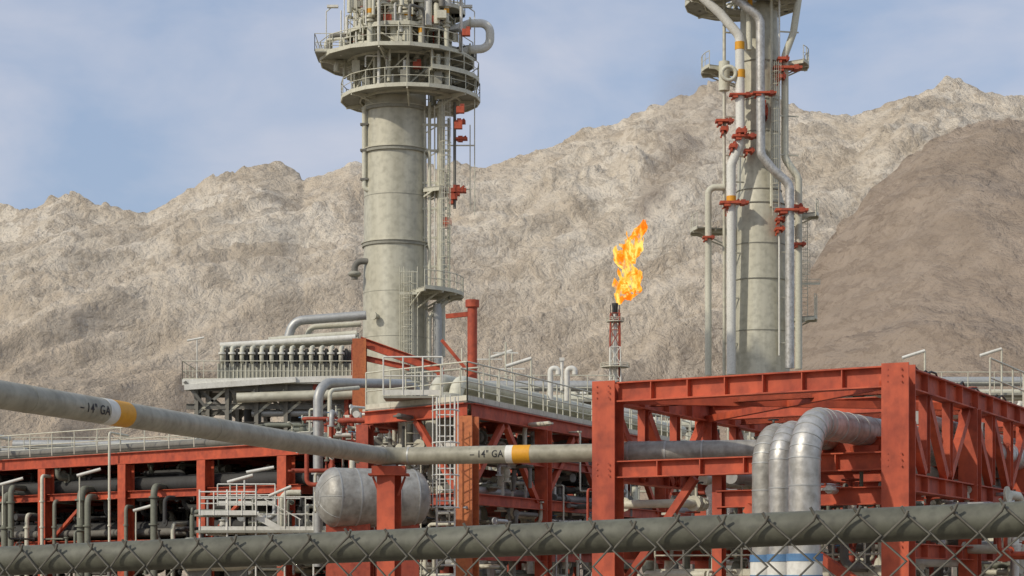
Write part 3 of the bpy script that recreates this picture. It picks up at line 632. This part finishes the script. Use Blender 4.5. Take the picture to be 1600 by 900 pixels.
# ------------------------------------------------------------ centre rack
b=B('pipe_rack',['red'])
C0=V((-1.27,58,0)); CL=V((-4.4,61.3,0)); CR=V((2.76,68,0)); CD=(CR-C0).normalized(); CA=(CL-C0).normalized(); h=6.62
def post2(p,w,z,mt='red',up=CD): b.hbeam(p,p+Z*z,w,w,mt,up=up)
for i,t in enumerate((0,6,12,18,24)):
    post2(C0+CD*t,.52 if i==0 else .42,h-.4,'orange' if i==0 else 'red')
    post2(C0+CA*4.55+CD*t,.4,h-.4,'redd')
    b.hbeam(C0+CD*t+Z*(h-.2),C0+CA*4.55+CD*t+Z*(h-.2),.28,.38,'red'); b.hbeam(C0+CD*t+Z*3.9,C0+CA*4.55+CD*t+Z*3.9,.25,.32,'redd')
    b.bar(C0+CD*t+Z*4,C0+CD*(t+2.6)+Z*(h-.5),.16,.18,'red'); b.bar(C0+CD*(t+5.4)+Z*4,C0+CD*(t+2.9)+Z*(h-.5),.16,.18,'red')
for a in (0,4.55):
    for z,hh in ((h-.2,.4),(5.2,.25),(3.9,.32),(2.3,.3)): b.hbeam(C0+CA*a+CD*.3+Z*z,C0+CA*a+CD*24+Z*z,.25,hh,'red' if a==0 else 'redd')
b.bar(C0+CA*.3+Z*4,C0+CA*2.2+Z*(h-.4),.16,.18,'red')
b.box(C0+CA*.5+CD*12+Z*(h+.04),CD*12,CA*.5,Z*.03,'grate'); b.box(C0+CA*2.2+CD*.6+Z*(h+.04),CD*.6,CA*2.2,Z*.035,'grate')
b.rail([C0+CA*4.5+Z*(h+.05),C0+Z*(h+.05),C0+CD*24+Z*(h+.05)],sp=1.2,mat='cream'); b.rail([C0+CA*1.0+CD*1.2+Z*(h+.05),C0+CA*1.0+CD*24+Z*(h+.05)],sp=1.4,mat='cream')
rnd=random.Random(4)
for i,(a,r,mt,zz) in enumerate(((1.4,.22,'cream',.25),(1.95,.28,'pipe',.3),(2.6,.34,'shell',.36),(3.2,.18,'galv',.2),(3.7,.2,'cream',.28),(4.2,.14,'pipe',.22),(2.2,.22,'cream',1.0),(3.0,.26,'shell',1.05))):
    s0=rnd.uniform(1.5,3); p=C0+CA*a+CD*s0+Z*(h+zz); b.pipe([p-Z*(1+i*.3),p,C0+CA*a+CD*26+Z*(h+zz)],r,mt,R=r*2.5)
for i in range(8):
    a=.6+i*.45; r=rnd.choice([.12,.2,.15]); b.tube([C0+CA*a+CD*.5+Z*(4.1+r),C0+CA*a+CD*25+Z*(4.1+r)],r,rnd.choice(['cream','galv','grey','green']),10)
    b.tube([C0+CA*a+CD*.5+Z*(5.35+r),C0+CA*a+CD*25+Z*(5.35+r)],r*.9,rnd.choice(['cream','white','grey']),10)
for u in (860,886):
    p=S(u,612,66); b.pipe([p-Z*.3,p+Z*.75,p+Z*.75+V((.25,0,0)),p+V((.25,0,.55))],.09,'white',R=.14); 
p=S(878,610,66); b.tube([p,p+Z*1.0],.05,'white',8); b.abox(p+Z*1.0,(.16,.16,.1),'white')
clutter(b,C0+V((0.3,1,0)),4.2,14,1.7,6.3,130,41,['cream','white','galv','grey','green','grey','dark'],.03,.13,A=CA,Bv=CD,step=2)
clutter(b,C0+V((0.3,-.8,0)),2.5,12,1.7,5.0,50,43,['cream','white','galv','grey'],.025,.07,A=CA,Bv=CD,step=1.4)
b.ladder(V((-1.85,57.2,1.4)),5.3,(0,-1,0),w=.5,cage=True,mat='white',r=.028)
b.ladder(V((-2.9,60.2,1.4)),6.3,(0,-1,0),w=.45,cage=False,mat='cream',r=.025)
b.abox(V((-2.9,59.5,6.85)),(1.6,1.2,.06),'grate'); b.rail([V((-3.7,58.9,6.9)),V((-2.0,58.9,6.9))],mat='white',h=1.1,sp=.5)
p=S(497,0,66)
b.pipe([V((p.x,p.y,2)),S(497,598,66),S(655,600,70),V((S(655,600,70).x,70,5))],.16,'galv',R=.65,seg=14)
for v in (740,700,655): b.flange(S(497,v,66),Z,.22,'galv',.06)
b.pipe([S(515,700,66),S(515,610,66),S(560,606,67)],.07,'cream')
clutter(b,V((-6.0,63,0)),3.4,4,4.6,6.8,60,45,['cream','grey','white','redd','redd','green','galv'],.03,.09,A=V((1,0,0)),Bv=V((0,1,0)),step=1.4)
b.make(loc=C0)

# plant equipment behind, between rack and columns
b=B('process_piping',['cream'])
for (u0,u1,v,d,n,sd,z0,z1) in ((720,960,0,95,110,51,4,10.8),(420,700,0,92,90,52,4,8.6),(960,1640,0,110,150,53,5,11.5),(0,430,0,110,60,54,6,8.6),(590,960,0,74,60,55,1.6,5.5)):
    x0=(u0-800)*d/3200; x1=(u1-800)*d/3200
    clutter(b,V((x0,d,0)),x1-x0,12,z0,z1,n,sd,['cream','cream','white','grey','galv','shell','green'],.05,.2,A=V((1,0,0)),Bv=V((0,1,0)),step=3)
for (u0,u1,v,d) in ((750,960,600,92),(1430,1760,590,105),(1240,1420,588,112),(0,300,690,112),(960,1120,640,100)):
    a,c=S(u0,v+25,d),S(u1,v+25,d); b.rail([a,c],h=1.1,sp=1.3); b.abox((a+c)/2-Z*.08,(c.x-a.x,1.6,.12),'grate')
    for i in range(6): p=a.lerp(c,i/5); b.hbeam(V((p.x,p.y+.3,0)),p+V((0,.3,-.15)),.25,.25,'grey')
    b.tube([a+V((0,2,.1)),c+V((0,2,.1))],.3,'cream',12); b.tube([a+V((0,3,.9)),c+V((0,3,.9))],.25,'galv',12)
for (u,v,d) in ((1445,548,100),(1565,545,104),(800,548,100),(830,560,90)):
    p=S(u,v,d); b.tube([V((p.x,p.y,0)),p],.05,'cream',6); b.tube([p,p+V((-1.1,0,-.35))],.08,'white',8)
for (u,v,d) in ((765,545,98),(790,535,98),(800,560,98)):
    p=S(u,v,d); b.tube([p-Z*6,p],.05,'cream',6); b.bar(p-V((.6,0,.5)),p+V((.6,0,-.5)),.06,.06,'white')
b.make(loc=V((0,95,0)))

# ------------------------------------------------------------ 14 inch pipeline
b=B('pipeline',['pipe']); r=.197
PA=V((-7,28,4.18)); PB=V((-2.86,46,4.385)); d1=(PB-PA).normalized()
PS=PA-d1*14; PC=S(955,703,44.6); PC.z=4.39; PD=S(1215,700,44.0); PD.z=4.40; d2=(PC-PB).normalized()
b.pipe([PS,PB,PC,PC+(PD-PC)*.08],r,'pipe',R=.5,seg=40,steps=14)
b.tube([PC+(PD-PC)*.08,PD],.235,'oldalu',32)
b.pipe([PD-(PD-PC).normalized()*.1,PD+V((.6,0,0)),PD+V((.6,0,-2.5))],.235,'oldalu',seg=32,R=.5)
def on(P,d,u):
    bb=(u-800)/3200; return (bb*P.y-P.x)/(d.x-bb*d.y)
def band(P,d,u0,u1,mt,rr):
    t0,t1=on(P,d,u0),on(P,d,u1); b.tube([P+d*t0,P+d*t1],rr,mt,40)
band(PA,d1,156,170,'white',r+.004); band(PA,d1,170,195,'band',r+.004)
band(PB,d2,792,803,'white',r+.004); band(PB,d2,803,830,'band',r+.004)
for t in (on(PA,d1,40),on(PA,d1,330)): b.tube([PA+d1*(t-.012),PA+d1*(t+.012)],r+.004,'pipe',40)
for P_,d_,u in ((PA,d1,592),(PB,d2,640)): t=on(P_,d_,u); b.tube([P_+d_*(t-.02),P_+d_*(t+.02)],r+.006,'galv',40)
for t in (0.4,1.2,2.0): p=PC+(PD-PC).normalized()*t; b.tube([p-d2*.02,p+d2*.02],.245,'galv',32)
def lettering(P,d,u0,u1,txt,hgt):
    cu=bpy.data.curves.new('t','FONT'); cu.body=txt; cu.offset=.012; cu.space_character=1.1; ob=bpy.data.objects.new('t',cu); scene.collection.objects.link(ob)
    bpy.context.view_layer.update(); me=bpy.data.meshes.new_from_object(ob.evaluated_get(bpy.context.evaluated_depsgraph_get()))
    xs=[v.co.x for v in me.vertices]; ys=[v.co.y for v in me.vertices]; x0,x1,y0,y1=min(xs),max(xs),min(ys),max(ys)
    bm=bmesh.new(); bm.from_mesh(me)
    for i in range(1,10):   # slice so tall strokes follow the pipe's curvature
        bmesh.ops.bisect_plane(bm,geom=bm.verts[:]+bm.edges[:]+bm.faces[:],plane_co=(0,y0+(y1-y0)*i/10,0),plane_no=(0,1,0))
    bm.to_mesh(me); bm.free()
    t0,t1=on(P,d,u0),on(P,d,u1); mid=P+d*((t0+t1)/2)
    n=V((0,0,EYE))-mid; n=(n-d*n.dot(d)).normalized(); up=n.cross(d); up=up if up.z>0 else -up; rr=r+.006
    vs=[]
    for v in me.vertices:
        f=(v.co.x-x0)/(x1-x0); th=((v.co.y-y0)/(y1-y0)-.5)*hgt/rr+.12
        vs.append(P+d*(t0+(t1-t0)*f)+n*(math.cos(th)*rr)+up*(math.sin(th)*rr))
    b.add(vs,[tuple(p.vertices) for p in me.polygons],'black'); bpy.data.objects.remove(ob)
lettering(PA,d1,106,154,'\u2013 14" GA',.15)
lettering(PB,d2,738,790,'\u2013 14" GA',.17)
b.make(loc=PB)
b=B('pipe_support',['red']); p=V((PB.x+.1,PB.y,0)); b.hbeam(p,p+Z*3.95,.42,.46,'red',up=V((.3,1,0))); b.abox(p+Z*4.06,(.75,.6,.2),'red'); b.abox(p+Z*3.97,(.9,.7,.04),'red'); b.abox(p+Z*4.18,(.3,.4,.04),'galv')
for sx_ in (-1,1): b.bar(p+V((sx_*.2,0,3.5)),p+V((sx_*.36,0,3.93)),.04,.05,'red')
b.abox(p+Z*.1,(.9,.9,.2),'conc'); b.make(loc=p)
b=B('pipe_support',['red']); p=PS+d1*6; p.z=0; b.hbeam(p,p+Z*3.75,.4,.4,'red',up=V((.3,1,0))); b.abox(p+Z*3.82,(.9,.6,.14),'red'); b.abox(p+Z*.1,(.9,.9,.2),'conc'); b.make(loc=p)

# ------------------------------------------------------------ right steel structure
b=B('steel_structure',['red'])
F0=V((7.55,40,0)); FL=V((2.05,43.7,0)); aL=(FL-F0); FA=aL.normalized(); W=aL.length; FB=BD; zt=5.8
def col(p,w=.52,z=zt,mt='red'): b.hbeam(p,p+Z*z,w,w,mt,up=FB)
for j,t in enumerate((0,6,12,18,24)):
    col(F0+FB*t,.54 if j==0 else .42,zt+(.04 if j==0 else -.4)); col(FL+FB*t,.52 if j==0 else .42,zt+(.04 if j==0 else -.4),'red')
    if j: b.hbeam(F0+FB*t+FA*.2+Z*(zt-.2),FL+FB*t-FA*.2+Z*(zt-.2),.28,.36,'red')
    if j: b.hbeam(F0+FB*t+FA*.2+Z*4,FL+FB*t-FA*.2+Z*4,.28,.3,'red')
b.hbeam(F0+FA*.27+Z*(zt-.2),FL-FA*.26+Z*(zt-.2),.32,.42,'red',stiff=.9)
b.hbeam(F0+FA*.27+Z*(3.96),FL-FA*.26+Z*(3.96),.3,.36,'red',stiff=1.2)
b.hbeam(F0+FA*.27+FB*.4+Z*(3.3),F0+FA*(W*.62)+FB*.4+Z*(3.3),.3,.36,'red')
b.hbeam(F0+FA*(W*.62)+FB*.4,F0+FA*(W*.62)+FB*.4+Z*3.8,.22,.22,'red')
for p,up_ in ((F0,FB),(FL,FB)):
    for z in (zt-.2,3.96,2.4):
        for s_ in (-1,1):
            for dz in (-.12,0,.12):
                c=p-FB*.275+FA*(s_*.14)+Z*(z+dz); b.tube([c,c-FB*.025],.018,'redd',6)
for side,P_ in ((0,F0),(1,FL)):
    for z,hh in ((zt-.2,.42),(3.55 if side==0 else 3.9,.36),(2.2,.3)):
        b.hbeam(P_+FB*.27+Z*z,P_+FB*24+Z*z,.3,hh,'red',stiff=1.5)
    sg=1 if side==0 else -1
    for t in (0,6,12,18):
        for (a0,z0_,a1,z1_) in ((.35,zt-.5,1.9,3.8),(3.7,3.8,2.2,zt-.5),(5.7,zt-.5,4.0,3.8)):
            b.bar(P_+FB*(t+a0)+Z*z0_,P_+FB*(t+a1)+Z*z1_,.16,.2,'red')
        b.hbeam(P_+FB*(t+2)+Z*3.8,P_+FB*(t+2)+Z*(zt-.42),.18,.2,'red'); b.hbeam(P_+FB*(t+3.95)+Z*3.8,P_+FB*(t+3.95)+Z*(zt-.42),.18,.2,'red')
        b.hbeam(P_+FA*sg*.2+FB*(t+2)+Z*(zt-.25),P_+FA*sg*(W-.2)+FB*(t+2)+Z*(zt-.25),.16,.2,'red')
b.bar(F0+FA*.3+Z*(zt-.35),FL+FB*6+Z*(zt-.35),.14,.16,'red'); b.bar(FL-FA*.3+Z*(zt-.35)+FB*.2,F0+FB*6+Z*(zt-.35),.14,.16,'red')
b.bar(F0+FA*.3+Z*1.2,F0+FA*(W*.5)+Z*3.1,.18,.2,'red'); b.bar(F0+FA*(W*.95)+Z*1.6+FB*.3,F0+FA*(W*.70)+Z*3.75+FB*.3,.14,.16,'red')
b.hbeam(F0+FA*(W*.42)+FB*.2,F0+FA*(W*.42)+FB*.2+Z*3.78,.26,.3,'red')
b.hbeam(F0+FA*.27+FB*3+Z*4.5,FL-FA*.3+FB*3+Z*4.5,.2,.25,'redd')
b.hbeam(F0+FA*.3+FB*.9+Z*4.35,F0+FA*2.2+FB*.9+Z*4.35,.22,.3,'red')
b.abox(F0+FA*1.0+FB*.9+Z*4.1,(.5,.5,.45),'red')
for i,(a,r_2,mt,z) in enumerate(((.9,.2,'pipe',3.75),(4.9,.16,'galv',3.75),(5.6,.12,'cream',3.75),(1.8,.15,'cream',5.65),(4.0,.22,'pipe',4.3),(.5,.14,'galv',4.9),(3.1,.1,'white',4.2))):
    b.tube([F0+FA*a+FB*3.2+Z*(z+r_2),F0+FA*a+FB*24+Z*(z+r_2)],r_2,mt,14)
clutter(b,F0+FB*1.5,W,14,1.6,3.6,150,61,['cream','white','grey','galv','green','redd'],.03,.12,A=FA,Bv=FB,step=1.8)
clutter(b,F0+FB*6,W,14,3.6,5.2,50,62,['cream','galv','grey','green','redd'],.03,.1,A=FA,Bv=FB,step=1.8)
clutter(b,F0+FB*3-FA*.8,.6,16,1.6,3.2,40,63,['cream','white','red','galv','red'],.03,.09,A=-FA,Bv=FB,step=1.6)
b.rail([F0+FA*.6+FB*2+Z*1.7,FL-FA*.3+FB*2+Z*1.7],mat='cream',h=.9,sp=.7)
b.rail([F0+FB*8+Z*(zt+.02),F0+FB*24+Z*(zt+.02)],mat='cream',h=.9,sp=1.2,toe=False)
b.rail([F0-FA*3+FB*12+Z*1.9,F0-FA*3+FB*26+Z*1.9],mat='cream',h=1,sp=1)
pts=[F0+FB*(1+i*.35)+Z*(zt+.05+.06*math.sin(i*1.7)+.03*math.sin(i*.6))+FA*(.05*math.sin(i)) for i in range(30)]
b.tube(pts,.022,'dark',6); b.tube([p+FA*.12+Z*.03*math.sin(i*2.) for i,p in enumerate(pts)],.018,'dark',6)
b.make(loc=F0)

# ------------------------------------------------------------ clad pipes with big elbows
dr=V((.5,.87,0)).normalized()
for (x,y,r,za,mt,lng) in ((5.5,38.5,.30,4.62,'alu',22),(5.2,39.6,.235,4.50,'alu',20),(5.02,40.7,.25,4.52,'oldalu',18)):
    b=B('insulated_pipe',['alu']); p=V((x,y,0)); e=p+Z*za; out=b.pipe([p,e,e+dr*lng],r,mt,R=r*2.7,seg=36,steps=14)
    z=1.2
    while z<za-r*2.8: b.tube([p+Z*(z-.012),p+Z*(z+.012)],r+.008,'galv',36); z+=.55
    for i in range(2,len(out)-2,2):
        d=(out[i+1]-out[i-1]).normalized(); b.tube([out[i]-d*.012,out[i]+d*.012],r+.009,'galv',36)
    t=r*3.2
    while t<lng: b.tube([e+dr*(t-.012),e+dr*(t+.012)],r+.008,'galv',36); t+=.6
    b.tube([p+Z*1.2,p+Z*1.98],r+.035,'white',36); b.tube([p+Z*1.98,p+Z*2.12],r+.045,'blue',36); b.tube([p+Z*1.62,p+Z*1.72],r+.042,'blue',36)
    b.make(loc=p)

# ------------------------------------------------------------ chain link fence
b=B('chain_link_fence',['fence'])
R0=S(0,877,4.25); R1=S(1600,811,3.5); rd=(R1-R0).normalized(); rh=V((rd.x,rd.y,0)).normalized(); rn=V((rh.y,-rh.x,0))
Q0=R0-rd*3.2; Q1=R1+rd*3.2; b.tube([Q0,Q1],.0305,'fence',32)
p_=.082; hh=p_/2; n=int((Q1-Q0).length/hh)
rw=random.Random(2)
for i in range(n):
    base=Q0+rd*(i*hh); zt_=base.z+.018+rw.uniform(-.005,.005); nk=int((zt_-.05)/hh); pts=[]
    for kk in range(nk+1):
        side=(kk+i)%2
        off=.036+(.004 if side else -.001)
        pts.append(V((base.x,base.y,0))+rh*(hh*side*1.02+rw.uniform(-.003,.003))+rn*off+Z*(zt_-kk*hh*.93+rw.uniform(-.002,.002)))
    top=pts[0]; pts=[top+Z*.012+rn*.004+rh*(.006 if i%2 else -.006)]+pts
    b.tube(pts,.0027,'wire',6)
for t in (1.75,(Q1-Q0).length-1.75,.1,(Q1-Q0).length-.1):
    p=Q0+rd*t; b.tube([V((p.x,p.y,0))-rn*.07,V((p.x,p.y,p.z-.03))-rn*.07],.03,'fence',16); b.tube([V((p.x,p.y,p.z-.1))-rn*.07,p],.014,'fence',8)
fo=b.make(loc=V((0,4,0)))

# ------------------------------------------------------------ sky, sun, camera
sv=V((-.64,-.50,.60)).normalized()
el=math.asin(sv.z); az=math.atan2(sv.x,sv.y)
w=bpy.data.worlds.new('World'); scene.world=w; w.use_nodes=True; nt=w.node_tree; nt.nodes.clear(); L=nt.links
sky=N(nt,'ShaderNodeTexSky',sky_type='NISHITA'); sky.sun_disc=False; sky.sun_elevation=el; sky.sun_rotation=az; sky.air_density=1.0; sky.dust_density=2.5; sky.ozone_density=1.5
haze=N(nt,'ShaderNodeMix',data_type='RGBA'); haze.inputs[0].default_value=.62; haze.inputs[7].default_value=(2.75,3.4,4.7,1); L.new(sky.outputs[0],haze.inputs[6])
tc=N(nt,'ShaderNodeTexCoord'); mp=N(nt,'ShaderNodeMapping'); mp.inputs['Scale'].default_value=(1,1,2.2); mp.inputs['Location'].default_value=(.3,.1,.0); L.new(tc.outputs['Generated'],mp.inputs[0])
n=N(nt,'ShaderNodeTexNoise'); n.inputs['Scale'].default_value=6.5; n.inputs['Detail'].default_value=6; n.inputs['Roughness'].default_value=.52; n.inputs['Distortion'].default_value=.25; L.new(mp.outputs[0],n.inputs['Vector'])
rr=ramp(nt,[(.40,(0,0,0)),(.70,(.85,.85,.85))]); L.new(n.outputs['Fac'],rr.inputs[0])
mx=N(nt,'ShaderNodeMix',data_type='RGBA'); mx.inputs[7].default_value=(4.5,4.6,5.2,1); L.new(rr.outputs[0],mx.inputs[0]); L.new(haze.outputs[2],mx.inputs[6])
bg=N(nt,'ShaderNodeBackground'); bg.inputs[1].default_value=.14; L.new(mx.outputs[2],bg.inputs[0]); o=N(nt,'ShaderNodeOutputWorld'); L.new(bg.outputs[0],o.inputs[0])
sl=bpy.data.lights.new('sun','SUN'); sl.energy=2.45; sl.angle=math.radians(1.0); sl.color=(1,.93,.82); so=bpy.data.objects.new('sun',sl); scene.collection.objects.link(so)
so.rotation_euler=(-sv).to_track_quat('-Z','Y').to_euler(); so.location=(0,0,50)
cam=bpy.data.cameras.new('camera'); co=bpy.data.objects.new('camera',cam); scene.collection.objects.link(co); co.location=(0,0,EYE); co.rotation_euler=(math.pi/2,0,0)
cam.lens=72; cam.sensor_width=36; cam.shift_y=450/1600; cam.clip_start=.1; cam.clip_end=20000; scene.camera=co
scene.view_settings.view_transform='Standard'; scene.view_settings.look='None'; scene.view_settings.exposure=0
